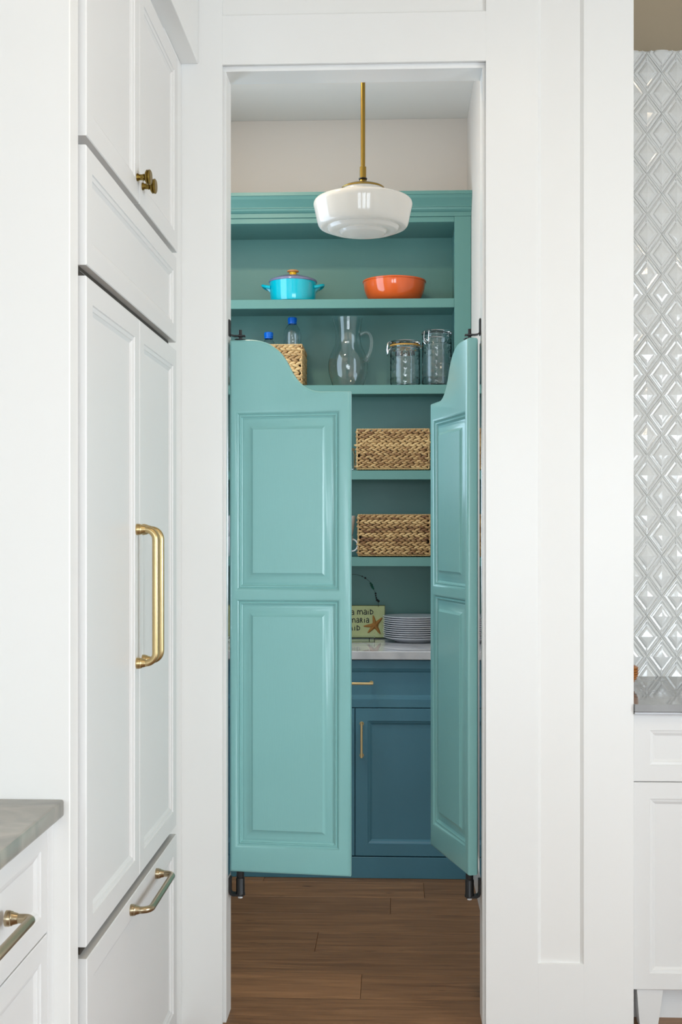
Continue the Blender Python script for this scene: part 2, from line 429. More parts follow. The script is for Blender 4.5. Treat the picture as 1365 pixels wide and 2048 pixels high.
# range wall beyond the wall end: soffit, tiled wall
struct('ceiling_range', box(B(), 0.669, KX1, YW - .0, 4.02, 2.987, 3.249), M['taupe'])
tw = struct('wall_range', box(B(), 0.431, KX1, 4.02, 4.12, 0, 3.25), M['grout'])
struct('wall_end', box(B(), 0.431, 0.668, 3.4855, 4.0195, 0, 3.2495), M['wall'])
TW, TH = 0.04868, 0.0667
def tile_mesh(kind):
    bm = B(); g = .993
    def loop(s, d): return [bm.verts.new(p) for p in ((0, -d, -TH * s), (TW * s, -d, 0), (0, -d, TH * s), (-TW * s, -d, 0))]
    st = [(g, 0), (g - .008, .002), (.90, .0035), (.85, .0066), (.80, .0068), (.765, .0032), (.66, .0024), (.575, .0028), (.545, .0070), (.50, .0082), (.40, .0098), (.25, .0112)]
    if not kind: st = st[:-3] + [(.47, .0084), (.43, .0094), (.40, .0100)]
    ls = [loop(*s) for s in st]
    for a, b in zip(ls, ls[1:]):
        for i in range(4): bm.faces.new((a[i], a[(i + 1) % 4], b[(i + 1) % 4], b[i]))
    c = bm.verts.new((0, -.0119 if kind else -.0125, 0))
    if kind:
        for i in range(4): bm.faces.new((ls[-1][i], ls[-1][(i + 1) % 4], c))
    else:       # pillow ridge running up the middle
        L = ls[-1]; u = bm.verts.new((0, -.0115, TH * .3)); d = bm.verts.new((0, -.0115, -TH * .3))
        bm.faces.new((L[0], L[1], c, d)); bm.faces.new((L[1], L[2], u, c)); bm.faces.new((L[2], L[3], c, u)); bm.faces.new((L[3], L[0], d, c))
    for s in (1, -1):      # short upright rib between the diamonds
        box(bm, -.0019, .0019, -.0064, 0, min(s * TH * .62, s * TH * .93), max(s * TH * .62, s * TH * .93), .0008)
    bmesh.ops.recalc_face_normals(bm, faces=bm.faces)
    me = bpy.data.meshes.new('tile'); bm.to_mesh(me); bm.free(); me.materials.append(M['tile']); return me
tm = [tile_mesh(0), tile_mesh(1)]
for k in range(-3, 10):
    x = 0.839 + TW * k
    for j in range(0, 17):
        z = 2.9793 - TH - 2 * TH * j + (TH if k % 2 else 0)
        if z < 0.90 or z > 3.0: continue
        o = bpy.data.objects.new('tile', tm[(k // 1) % 2]); col.objects.link(o); o.parent = tw
        o.location = Vector((x, 4.0195, z)) - ORG['wall_range']
        o.rotation_euler = (random.uniform(-.03, .03), random.uniform(-.008, .008), random.uniform(-.03, .03))
        o.scale = (random.uniform(.985, 1.0), random.uniform(.9, 1.1), random.uniform(.985, 1.0))

# ------------------------------------------------------------------ hardware
def bar_handle(bm, a, b, out, R=0.0075, stand=0.042, rose=0.0125, rad=0.022):
    """round bar bent at both ends with stepped rosettes; a, b on the face, out = outward unit vector"""
    a, b, out = Vector(a), Vector(b), Vector(out); d = (b - a).normalized()
    for p in (a, b):
        e1 = d; e2 = out.cross(d)
        prof = [(0, 0), (rose, 0), (rose, .006), (rose * .93, .0075), (rose * .93, .010), (rose * .80, .012), (R * 1.12, .0185), (R, .020), (0, .020)]
        rs = []
        for r, h in prof:
            if r == 0: rs.append([bm.verts.new(p + out * h)])
            else: rs.append([bm.verts.new(p + out * h + (e1 * math.cos(t * math.pi / 10) + e2 * math.sin(t * math.pi / 10)) * r) for t in range(20)])
        for q, s in zip(rs, rs[1:]):
            for i in range(20):
                j = (i + 1) % 20
                if len(q) == 1: bm.faces.new((q[0], s[i], s[j]))
                elif len(s) == 1: bm.faces.new((q[i], q[j], s[0]))
                else: bm.faces.new((q[i], q[j], s[j], s[i]))
    pts = [a + out * .016]
    pts += arc(a + out * (stand - rad) + d * rad, -d, out, 0, 90, rad, 7)
    pts += arc(b + out * (stand - rad) - d * rad, out, d, 0, 90, rad, 7)
    pts += [b + out * .016]
    tube(bm, pts, R, 16)
    return bm

def flat_pull(bm, a, b, out):
    """slim square bar on two round posts"""
    a, b, out = Vector(a), Vector(b), Vector(out); d = (b - a).normalized(); s = out.cross(d)
    for p in (a, b):
        for r0, r1, h0, h1 in ((.0085, .0085, 0, .003), (.0062, .0045, .003, .008), (.0045, .0045, .008, .026)):
            tube(bm, [p + out * h0, p + out * h1], [r0, r1], 14)
    c = (a + b) / 2 + out * .028; L = (b - a).length / 2 + .006
    vs = []
    for sd in (-1, 1):
        vs.append([bm.verts.new(c + d * L * sd + s * .0047 * i + out * .0035 * j) for i, j in ((-1, -1), (1, -1), (1, .6), (.6, 1), (-.6, 1), (-1, .6))])
    for i in range(6): bm.faces.new((vs[0][i], vs[0][(i + 1) % 6], vs[1][(i + 1) % 6], vs[1][i]))
    bm.faces.new(vs[0][::-1]); bm.faces.new(vs[1])
    return bm

# ------------------------------------------------------------------ refrigerator (panel ready, French doors over a freezer drawer)
XF, TD = -0.567, 0.040          # face plane and front thickness
mx = mpX(XF - TD)
FY0, FY1 = 2.194, 3.112
fr = empty('refrigerator', (-0.9, 2.65, 0))
tag(fr, 'tall built-in refrigerator faced with white panels, paired brass bar handles, left of the doorway', 'refrigerator')
bm = B(); box(bm, -1.28, XF - TD - .001, FY0, FY1, 0.03, 1.850)
obj('casing', bm, M['cab_white'], fr)
bm = B(); box(bm, -0.70, XF - .016, FY0 + .006, FY1 - .03, 1.851, 1.8855); obj('vent', bm, M['dark'], fr)
bm = B(); box(bm, XF - .0155, XF - .0145, FY0 + .01, FY1 - .03, 1.8765, 1.8775); obj('vent_strip', bm, M['steel'], fr)
YM = 2.6575
def front_part(parent, name, y0, y1, z0, z1, border=.052, mat_='cab_white', mp=None, t=TD, panel=True):
    f, p = B(), B(); shaker(f, p, y0, y1, z0, z1, t, border, mp or mx)
    o = obj(name, f, M[mat_], parent)
    if panel: obj('panel', p, M[mat_], o)
    else: p.free()
    return o
g = front_part(fr, 'grille_panel', FY0, FY1, 1.8865, 2.1085, .042)
d1 = front_part(fr, 'door', FY0, YM - .0015, .6265, 1.8665, .046)
d2 = front_part(fr, 'door', YM + .0015, FY1, .6265, 1.8665, .046)
dr = front_part(fr, 'freezer_drawer', FY0 + .004, FY1 + .004, .105, .6035, .046)
bm = B(); box(bm, -1.2, XF - .08, FY0, FY1, 0.0, .10); obj('kick_plate', bm, M['cab_white'], fr)
bm = B(); box(bm, XF - TD - .0008, XF - .014, FY0 + .006, FY1 - .006, .6105, .626); obj('drawer_gasket', bm, M['dark'], fr)
for d, y in ((d1, YM - .031), (d2, YM + .031)):
    obj('handle', bar_handle(B(), (XF, y, 1.1035), (XF, y, 1.3985), (1, 0, 0)), M['brass'], d, smooth=True)
obj('handle', bar_handle(B(), (XF, 2.566, .578), (XF, 2.842, .578), (1, 0, 0)), M['bronze'], dr, smooth=True)

# ------------------------------------------------------------------ cabinet over the refrigerator
uc = empty('overhead_cabinet', (-0.9, 2.65, 2.12))
tag(uc, 'white wall cabinet with two doors and round brass knobs above the refrigerator', 'cabinet')
bm = B(); box(bm, -1.28, XF - TD - .001, FY0, 3.117, 2.111, 2.712); obj('cabinet_box', bm, M['cab_white'], uc)
for y0, y1, ky, kz in ((FY0, YM - .0012, YM - .028, 2.176), (YM + .0012, 3.130, YM + .028, 2.172)):
    d = front_part(uc, 'door', y0, y1, 2.1255, 2.634, .046)
    kb = B(); seg = 24; prof = [(0, 0), (.0085, 0), (.0085, .003), (.0065, .005), (.0065, .013), (.0075, .014), (.0075, .016), (.006, .0175), (.010, .0185), (.0155, .0215), (.0165, .024), (.0145, .0255), (.0165, .027), (.0165, .030), (.0135, .032), (.0115, .0315), (0, .0325)]
    lathe(kb, prof, 0, 0, seg)
    bmesh.ops.transform(kb, matrix=Matrix.Translation((XF, ky, kz)) @ Matrix.Rotation(math.radians(90), 4, 'Y'), verts=kb.verts)
    obj('knob', kb, M['brass_dark'], d, smooth=True, angle=50)

# ------------------------------------------------------------------ near left base cabinet and counter
lc = empty('base_cabinet', (-0.92, 1.45, 0))
tag(lc, 'white base cabinet with a brass-handled drawer under the taupe marble counter at near left', 'cabinet')
LX = -0.61
bm = B(); box(bm, -1.25, LX - .019, .75, 2.1295, .10, .883); obj('cabinet_box', bm, M['cab_white'], lc)
bm = B(); box(bm, LX - .0185, LX, 2.0935, 2.1295, .0, .883, .0008); obj('filler', bm, M['cab_white'], lc)
bm = B(); box(bm, -1.25, LX - .06, .75, 2.1295, 0, .099); obj('kick_board', bm, M['cab_white'], lc)
mL = mpX(LX - .018)
dl = front_part(lc, 'drawer', 1.53, 2.0915, .6885, .879, .038, 'cab_white', mL, .018)
front_part(lc, 'door', 1.53, 2.0915, .115, .6855, .038, 'cab_white', mL, .018)
dl2 = front_part(lc, 'drawer', .76, 1.527, .6885, .879, .038, 'cab_white', mL, .018)
front_part(lc, 'door', .76, 1.527, .115, .6855, .038, 'cab_white', mL, .018)
obj('handle', bar_handle(B(), (LX, 1.865, .7855), (LX, 1.665, .7855), (1, 0, 0), rad=.012), M['bronze'], dl, smooth=True)
obj('handle', bar_handle(B(), (LX, 1.24, .7855), (LX, 1.04, .7855), (1, 0, 0), rad=.012), M['bronze'], dl2, smooth=True)
bm = box(B(), -1.25, -0.5905, .73, 2.1292, .884, .914, .004, 2)
tag(obj('countertop', bm, M['counter_left'], smooth=True), 'taupe and grey veined marble countertop at the lower left', 'countertop')

# ------------------------------------------------------------------ range-side cabinet, counter and copper piece
rc = empty('base_cabinet', (1.15, 3.7, 0))
tag(rc, 'white base cabinet on tapered feet under the polished grey counter at right', 'cabinet')
RY = 3.385; mR = mpY(RY + .02)
bm = B(); box(bm, .6695, 1.9, RY + .0205, 4.0075, .1125, .884); obj('cabinet_box', bm, M['cab_white2'], rc)
for x0, x1 in ((.6695, 1.30), (1.303, 1.9)):
    front_part(rc, 'drawer', x0, x1, .6945, .884, .046, 'cab_white2', mR, .02)
    front_part(rc, 'door', x0, x1, .1125, .6925, .046, 'cab_white2', mR, .02)
for x in (.6815, 1.56):
    bm = B(); a = [bm.verts.new((x + u, RY + v, .1124)) for u, v in ((0, .008), (.0735, .008), (.0735, .075), (0, .075))]
    b = [bm.verts.new((x + u, RY + v, .0)) for u, v in ((.0105, .018), (.060, .018), (.060, .062), (.0105, .062))]
    for i in range(4): bm.faces.new((a[i], a[(i + 1) % 4], b[(i + 1) % 4], b[i]))
    bm.faces.new(a); bm.faces.new(b[::-1]); obj('foot', bm, M['cab_white2'], rc)
bm = B(); box(bm, .6695, 1.9, 3.475, 3.49, .0, .112); obj('kick_board', bm, M['cab_white2'], rc)
ctr = empty('countertop', (1.2, 3.7, .884)); tag(ctr, 'polished grey marble countertop against the diamond-patterned tile', 'countertop')
obj('slab', box(B(), .6692, 1.93, 3.360, 4.0085, .8922, .914, .0015), M['counter_right'], ctr)
obj('bead', box(B(), .6692, 1.92, 3.364, 4.0085, .8845, .892, .001), M['steel'], ctr)
# coiled copper-brown bowl peeping out from behind the wall end
bm = B()
for k, (r, z) in enumerate([(.026, .9245), (.034, .932), (.040, .940), (.043, .948), (.0445, .956), (.0445, .964), (.044, .972)]):
    tube(bm, [(.7085 + r * math.cos(t * math.pi / 18), 3.75 + r * math.sin(t * math.pi / 18), z) for t in range(36)], .0046, 8, closed=True)
lathe(bm, [(0, .9145), (.022, .9145), (.026, .918), (.040, .938), (.0435, .955), (.0435, .977), (.041, .979), (.036, .977), (.036, .95), (.02, .925), (0, .924)], .7085, 3.75, 32)
tag(obj('coiled_bowl', bm, M['copper'], smooth=True), 'small coiled copper-brown bowl half hidden behind the wall end', 'bowl')

# island added unseen behind the camera to shade the range wall's lower part
isl = empty('added_shade_island', (1.35, -1.0, 0)); tag(isl, 'white island with a grey top, added unseen behind the camera to shade the lower right', 'island')
bm = box(B(), .80, 1.9, -1.9, -.15, .08, .884); obj('cabinet_box', bm, M['cab_white'], isl)
bm = box(B(), .85, 1.85, -1.85, -.2, 0, .08); obj('kick_board', bm, M['cab_white'], isl)
bm = box(B(), .76, 1.94, -1.94, -.11, .884, .914, .003); obj('slab', bm, M['counter_right'], isl)
for y0, y1 in ((-1.895, -1.027), (-1.023, -.155)):
    front_part(isl, 'door', y0, y1, .09, .878, .06, 'cab_white', lambda u, v, w: (.80 - w, u, v), .018)

# ------------------------------------------------------------------ saloon doors
DZ0, DH, DW, DT = 0.4157, 1.529, 0.352, 0.035
def saloon(sgn, label, loc, rz, w):
    d = empty('saloon_door', loc, rz); tag(d, label, 'door', 'pair of swinging pantry doors')
    k = w / DW
    prof = [(0.050, 0), (.064, -.0005), (.077, -.002), (.090, -.0045), (.105, -.009), (.116, -.014), (.126, -.0205), (.1355, -.0275), (.144, -.035), (.1525, -.044), (.160, -.055), (.167, -.066), (.173, -.078), (.179, -.090), (.186, -.102), (.194, -.1135), (.204, -.125), (.216, -.1355), (.228, -.143), (.240, -.148), (.252, -.1512), (.264, -.1525)]
    out = [(0, 0), (w, 0), (w, DH - .1535)] + [(x * k, DH + z) for x, z in reversed(prof)] + [(0, DH)]
    hx0, hx1 = .0245, w - .0365
    zz = [(.0790, .7790), (.8145, 1.3150)]
    cu = bpy.data.curves.new('c', 'CURVE'); cu.dimensions = '2D'; cu.fill_mode = 'BOTH'
    def spl(pts):
        s = cu.splines.new('POLY'); s.points.add(len(pts) - 1); s.use_cyclic_u = True
        for i, p in enumerate(pts): s.points[i].co = (sgn * p[0], p[1], 0, 1)
    spl(out)
    for z0, z1 in zz: spl([(hx0, z0), (hx0, z1), (hx1, z1), (hx1, z0)])
    bv = .009
    cu.extrude = DT / 2 - bv; cu.bevel_depth = bv; cu.bevel_resolution = 3; cu.offset = -bv
    tmp = bpy.data.objects.new('tmp', cu); col.objects.link(tmp)
    dg = bpy.context.evaluated_depsgraph_get(); dg.update()
    me = bpy.data.meshes.new_from_object(tmp.evaluated_get(dg)); bpy.data.objects.remove(tmp)
    bm = bmesh.new(); bm.from_mesh(me); bpy.data.meshes.remove(me)
    bmesh.ops.remove_doubles(bm, verts=bm.verts, dist=1e-5)
    # curve plane XY -> door XZ, thickness along +Y from the front face
    for v in bm.verts: v.co = Vector((v.co.x, DT / 2 - v.co.z, v.co.y))
    obj('frame', bm, M['teal'], d, smooth=True, local=True, angle=50)
    for z0, z1 in zz:
        bm = B()
        for side in (1, -1):
            def mp(u, v, w_, side=side): return (sgn * u, (w_ if side == 1 else DT - w_), v)
            st = [(-.001, .0045), (.001, .006), (.0025, .0075), (.0045, .0055), (.007, .0060), (.0085, .010), (.011, .011), (.0125, .0125), (.0135, .0120),
                  (.020, .0118), (.027, .0105), (.034, .0080), (.040, .0048), (.0440, .0020), (.0446, .0008)]
            rings_rect(bm, hx0, hx1, z0, z1, st, mp)
        obj('raised_panel', bm, M['teal'], d, smooth=True, local=True, angle=28)
    # pivot pin on top and sleeve below
    bm = B(); cx = sgn * .0285
    tube(bm, [(cx, DT / 2, DH), (cx, DT / 2, DH + .0295)], .0047, 14); tube(bm, [(cx, DT / 2, DH), (cx, DT / 2, DH + .0025)], .017, 20)
    obj('pivot_pin', bm, M['black'], d, smooth=True, local=True)
    bm = B(); tube(bm, [(cx, DT / 2, -.018), (cx, DT / 2, -.0003)], .0108, 18)
    obj('pivot_sleeve', bm, M['bronze'] if 0 else M['black'], d, smooth=True, local=True)
    return d
aL = math.radians(-6.5); aR = math.radians(-73.7)
saloon(1, 'sea-green scalloped cafe door nearly closed in the doorway, face towards the camera', (-0.4722, 3.430, DZ0), aL, DW)
saloon(-1, 'sea-green scalloped cafe door swung open into the pantry, seen nearly edge-on at right', (0.2086, 3.420, DZ0), aR, .342)
def pivots(sx, px, py, jx):
    # sx=+1: bracket on the left jamb reaching right
    side = 'left' if sx > 0 else 'right'
    b = empty('pivot_bracket', (jx, py, 1.955)); tag(b, 'black iron pivot bracket at the top of the %s door, on the jamb' % side, 'bracket')
    bm = B(); box(bm, min(jx + sx * .0006, jx + sx * .0046), max(jx + sx * .0006, jx + sx * .0046), py - .014, py + .014, 1.956, 2.003, .001); obj('plate', bm, M['black'], b)
    bm = B(); pts = [(jx + sx * .0035, py, 1.9645), (jx + sx * .008, py, 1.9585), (jx + sx * .016, py, 1.957), (px + sx * .014, py, 1.9565)]
    v = []
    for p in pts: v.append([bm.verts.new((p[0], p[1] + s * .010, p[2] + h)) for s, h in ((-1, -.002), (1, -.002), (1, .002), (-1, .002))])
    for a, c in zip(v, v[1:]):
        for i in range(4): bm.faces.new((a[i], a[(i + 1) % 4], c[(i + 1) % 4], c[i]))
    bm.faces.new(v[0][::-1]); bm.faces.new(v[-1]); obj('arm', bm, M['black'], b)
    bm = B(); tube(bm, [(px, py, 1.9535), (px, py, 1.9545), (px, py, 1.9600)], [.0075, .0085, .0075], 16); obj('collar', bm, M['black'], b, smooth=True)
    b = empty('pivot_bracket', (jx, py, .345)); tag(b, 'black iron U-shaped pivot bracket under the %s door, on the jamb' % side, 'bracket')
    bm = B(); pts = [(jx + sx * .0040, py, .398), (jx + sx * .0040, py, .372), (jx + sx * .0042, py, .358), (jx + sx * .0065, py, .3515), (jx + sx * .012, py, .3485), (px + sx * .010, py, .3480)]
    v = []
    for i, p in enumerate(pts):
        t = (Vector(pts[min(i + 1, 5)]) - Vector(pts[max(i - 1, 0)])).normalized(); nrm = Vector((t.z, 0, -t.x))
        v.append([bm.verts.new(Vector(p) + Vector((0, s * .013, 0)) + nrm * h * .0032) for s, h in ((-1, -1), (1, -1), (1, 1), (-1, 1))])
    for a, c in zip(v, v[1:]):
        for i in range(4): bm.faces.new((a[i], a[(i + 1) % 4], c[(i + 1) % 4], c[i]))
    bm.faces.new(v[0][::-1]); bm.faces.new(v[-1]); obj('arm', bm, M['black'], b)
    bm = B(); lathe(bm, [(0, .3465), (.0140, .3465), (.0140, .351), (.0125, .355), (.0125, .393), (.0115, .396), (.0105, .397), (0, .397)], px, py, 24); obj('barrel', bm, M['black'], b, smooth=True)
    bm = B(); tube(bm, [(px, py, .338), (px, py, .3463)], .0072, 6); obj('nut', bm, M['nylon'], b)
# pivot axes of the two doors
cosL, sinL = math.cos(aL), math.sin(aL)
pLx, pLy = -0.4722 + .0285 * cosL - DT / 2 * sinL, 3.430 + .0285 * sinL + DT / 2 * cosL
cosR, sinR = math.cos(aR), math.sin(aR)
pRx, pRy = 0.2086 - .0285 * cosR - DT / 2 * sinR, 3.420 - .0285 * sinR + DT / 2 * cosR
pivots(1, pLx, pLy, JX0); pivots(-1, pRx, pRy, JX1)

# ------------------------------------------------------------------ pendant lamp
PX, PYL = -0.1050, 4.10
pl = empty('pendant_lamp', (PX, PYL, 2.40)); tag(pl, 'white opal glass pendant lamp on a brass rod inside the pantry', 'lamp')
gl = [(0, 2.4065), (.030, 2.4070), (.070, 2.4095), (.077, 2.4110), (.080, 2.4180), (.084, 2.4200), (.090, 2.4175), (.104, 2.4180), (.113, 2.4195), (.119, 2.4225), (.121, 2.4300), (.124, 2.4325), (.130, 2.4300), (.141, 2.4300), (.148, 2.4330), (.153, 2.4395), (.157, 2.4520),
      (.161, 2.4720), (.1655, 2.4930), (.1685, 2.5050), (.1690, 2.5120), (.1670, 2.5190), (.1620, 2.5245), (.1530, 2.5290), (.138, 2.5335), (.118, 2.5385), (.098, 2.5430), (.080, 2.5470), (.073, 2.5500), (.071, 2.5640)]
obj('shade', lathe(B(), gl, PX, PYL, 96), M['opal'], pl, smooth=True, angle=60)
obj('fitter_cap', lathe(B(), [(0, 2.562), (.0735, 2.562), (.0735, 2.5665), (.068, 2.5705), (.050, 2.577), (.030, 2.5815), (.0175, 2.584), (.0135, 2.590), (.0110, 2.596), (0, 2.596)], PX, PYL, 64), M['brass_dark'], pl, smooth=True)
obj('ring', lathe(B(), [(.008, 2.5955), (.0135, 2.5955), (.0150, 2.598), (.0135, 2.6005), (.008, 2.6005)], PX, PYL, 32), M['black'], pl, smooth=True)
obj('sleeve', lathe(B(), [(.006, 2.600), (.0112, 2.600), (.0112, 2.6385), (.0100, 2.6395), (.006, 2.6395)], PX, PYL, 32), M['brass_dark'], pl, smooth=True)
obj('rod', tube(B(), [(PX, PYL, 2.6385), (PX, PYL, 3.235)], .0078, 24), M['brass_dark'], pl, smooth=True)
obj('canopy', lathe(B(), [(0, 3.2495), (.065, 3.2495), (.065, 3.240), (.058, 3.232), (.012, 3.228), (0, 3.228)], PX, PYL, 48), M['brass_dark'], pl, smooth=True)

# ------------------------------------------------------------------ pantry shelving
YU = 5.115; UL, UR = -1.048, 0.3285
su = empty('shelf_unit', (-.36, 5.26, .914)); tag(su, 'sea-green painted open shelving with a crown moulding across the pantry back wall', 'shelf')
def part(name, parent, m, *boxes, bev=.0012):
    bm = B()
    for b in boxes: box(bm, *b, bev)
    return obj(name, bm, M[m], parent)
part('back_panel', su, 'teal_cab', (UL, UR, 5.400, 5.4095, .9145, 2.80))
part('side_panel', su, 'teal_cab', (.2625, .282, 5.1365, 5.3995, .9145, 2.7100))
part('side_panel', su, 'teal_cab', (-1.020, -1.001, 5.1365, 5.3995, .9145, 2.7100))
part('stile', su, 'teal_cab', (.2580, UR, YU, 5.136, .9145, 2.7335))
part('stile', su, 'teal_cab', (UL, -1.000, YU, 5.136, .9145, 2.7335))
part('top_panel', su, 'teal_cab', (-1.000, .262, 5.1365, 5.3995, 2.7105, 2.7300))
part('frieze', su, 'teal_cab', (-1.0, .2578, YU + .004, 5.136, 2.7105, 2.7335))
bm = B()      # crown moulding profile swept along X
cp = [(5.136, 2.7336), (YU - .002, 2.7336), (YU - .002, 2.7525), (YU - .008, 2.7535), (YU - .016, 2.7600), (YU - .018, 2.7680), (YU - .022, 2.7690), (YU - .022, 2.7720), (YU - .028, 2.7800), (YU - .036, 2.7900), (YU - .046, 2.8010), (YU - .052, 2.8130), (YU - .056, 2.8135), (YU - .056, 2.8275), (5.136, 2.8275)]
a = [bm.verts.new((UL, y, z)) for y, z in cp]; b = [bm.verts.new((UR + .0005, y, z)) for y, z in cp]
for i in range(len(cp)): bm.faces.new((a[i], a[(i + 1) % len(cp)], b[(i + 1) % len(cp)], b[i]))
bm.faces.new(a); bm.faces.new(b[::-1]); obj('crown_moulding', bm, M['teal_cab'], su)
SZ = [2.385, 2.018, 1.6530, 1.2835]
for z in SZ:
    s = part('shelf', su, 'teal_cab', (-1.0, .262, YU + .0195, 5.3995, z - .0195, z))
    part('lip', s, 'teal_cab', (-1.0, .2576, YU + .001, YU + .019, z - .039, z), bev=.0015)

# base cabinets of the pantry
YB = 4.820; mB = mpY(YB + .02)
pc = empty('base_cabinet', (-.155, 5.1, 0)); tag(pc, 'teal painted base cabinet, cool light tinted into its colour, with brass pulls below the pantry shelves', 'cabinet')
part('cabinet_box', pc, 'teal_cool_lit', (-.632, .3295, YB + .0205, 5.4095, .086, .878))
part('toe_board', pc, 'teal_cool_lit', (-.632, .3295, YB - .002, YB + .020, 0.0005, .0855))
part('stile', pc, 'teal_cool_lit', (.318, .3295, YB, YB + .0203, .0862, .878))
dd = front_part(pc, 'drawer', -.626, .316, .6855, .8765, .034, 'teal_cool_lit', mB, .02)
dR = front_part(pc, 'door', -.1538, .316, .0895, .6825, .050, 'teal_cool_lit', mB, .02)
dL = front_part(pc, 'door', -.626, -.1572, .0895, .6825, .050, 'teal_cool_lit', mB, .02)
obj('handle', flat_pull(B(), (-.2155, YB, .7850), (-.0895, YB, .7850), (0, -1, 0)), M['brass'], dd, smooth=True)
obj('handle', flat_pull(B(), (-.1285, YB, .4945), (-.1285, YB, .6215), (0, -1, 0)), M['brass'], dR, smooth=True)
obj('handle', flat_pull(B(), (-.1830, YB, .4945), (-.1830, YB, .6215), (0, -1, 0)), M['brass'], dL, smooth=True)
pc2 = empty('base_cabinet', (-.84, 5.1, 0)); tag(pc2, 'narrow teal base cabinet, cool light tinted into its colour, in the hidden left corner of the pantry', 'cabinet')
part('cabinet_box', pc2, 'teal_cool_lit', (-1.048, -.6335, YB + .0205, 5.4095, .086, .878))
part('toe_board', pc2, 'teal_cool_lit', (-1.048, -.6335, YB - .002, YB + .020, 0.0005, .0855))
e1 = front_part(pc2, 'drawer', -1.044, -.6345, .6855, .8765, .034, 'teal_cool_lit', mB, .02)
e2 = front_part(pc2, 'door', -1.044, -.6345, .0895, .6825, .050, 'teal_cool_lit', mB, .02)
tag(obj('countertop', box(B(), -1.049, .3298, 4.7935, 5.4098, .8810, .914, .002), M['counter_pantry']), 'white marble countertop across the back of the pantry, below the shelves', 'countertop')

# ------------------------------------------------------------------ things on the top shelf
z0 = SZ[0] + .0003
pot = empty('casserole_pot', (-.4395, 5.222, z0)); tag(pot, 'turquoise enamel casserole pot with a lilac lid and yellow knob on the top shelf', 'pot')
cx, cy = -.4395, 5.222
obj('pot_body', lathe(B(), [(0, z0), (.088, z0), (.096, z0 + .004), (.099, z0 + .016), (.1005, z0 + .045), (.102, z0 + .080), (.103, z0 + .086), (.103, z0 + .090), (.098, z0 + .090), (.097, z0 + .080), (.094, z0 + .012), (0, z0 + .008)], cx, cy, 72), M['pot'], pot, smooth=True)
for s in (-1, 1):
    bm = B(); pts = []
    for i in range(13):
        t = i / 12; yy = (t - .5) * .074; e = math.sin(math.pi * t)
        pts.append((cx + s * (.094 + .040 * e ** .6), cy + yy, z0 + .066 + .014 * e))
    tube(bm, pts, [.0075 - .0015 * math.sin(math.pi * i / 12) for i in range(13)], 10)
    # web under the lug
    w = [bm.verts.new(p) for p in ((cx + s * .096, cy - .022, z0 + .045), (cx + s * .128, cy - .016, z0 + .078), (cx + s * .128, cy + .016, z0 + .078), (cx + s * .096, cy + .022, z0 + .045), (cx + s * .096, cy - .024, z0 + .074), (cx + s * .096, cy + .024, z0 + .074))]
    for f in ((0, 1, 2, 3), (0, 4, 1), (3, 2, 5), (1, 4, 5, 2), (0, 3, 5, 4)): bm.faces.new([w[i] for i in f])
    obj('lug_handle', bm, M['pot'], pot, smooth=True)
ld = obj('lid', lathe(B(), [(0, z0 + .092), (.094, z0 + .0900), (.104, z0 + .0900), (.1062, z0 + .0925), (.1060, z0 + .0965), (.1045, z0 + .0995), (.098, z0 + .1035), (.080, z0 + .111), (.055, z0 + .119), (.030, z0 + .124), (.016, z0 + .1265), (0, z0 + .1265)], cx, cy, 72), M['lid'], pot, smooth=True)
obj('knob_stem', lathe(B(), [(0, z0 + .1262), (.017, z0 + .1262), (.0155, z0 + .130), (.0155, z0 + .138), (0, z0 + .138)], cx, cy, 36), M['knob_y'], ld, smooth=True)
obj('knob_cap', lathe(B(), [(0, z0 + .1375), (.019, z0 + .1375), (.026, z0 + .1405), (.0265, z0 + .1430), (.023, z0 + .1460), (.014, z0 + .1475), (0, z0 + .148)], cx, cy, 36), M['knob_o'], ld, smooth=True)
cx, cy = .0025, 5.258
bm = lathe(B(), [(0, z0), (.078, z0), (.090, z0 + .003), (.104, z0 + .011), (.1155, z0 + .024), (.1245, z0 + .041), (.1310, z0 + .060), (.1345, z0 + .078), (.1358, z0 + .090), (.1362, z0 + .0935), (.1392, z0 + .0945), (.1402, z0 + .098), (.1390, z0 + .1010), (.1350, z0 + .1010), (.1325, z0 + .090), (.127, z0 + .060), (.112, z0 + .026), (.085, z0 + .009), (0, z0 + .006)], cx, cy, 80)
tag(obj('bowl', bm, M['orange'], smooth=True), 'wide glossy orange bowl on the top shelf', 'bowl')

# ------------------------------------------------------------------ second shelf
def attr_tone(me, tones):
    a = me.attributes.new('tone', 'FLOAT', 'FACE')
    a.data.foreach_set('value', tones)

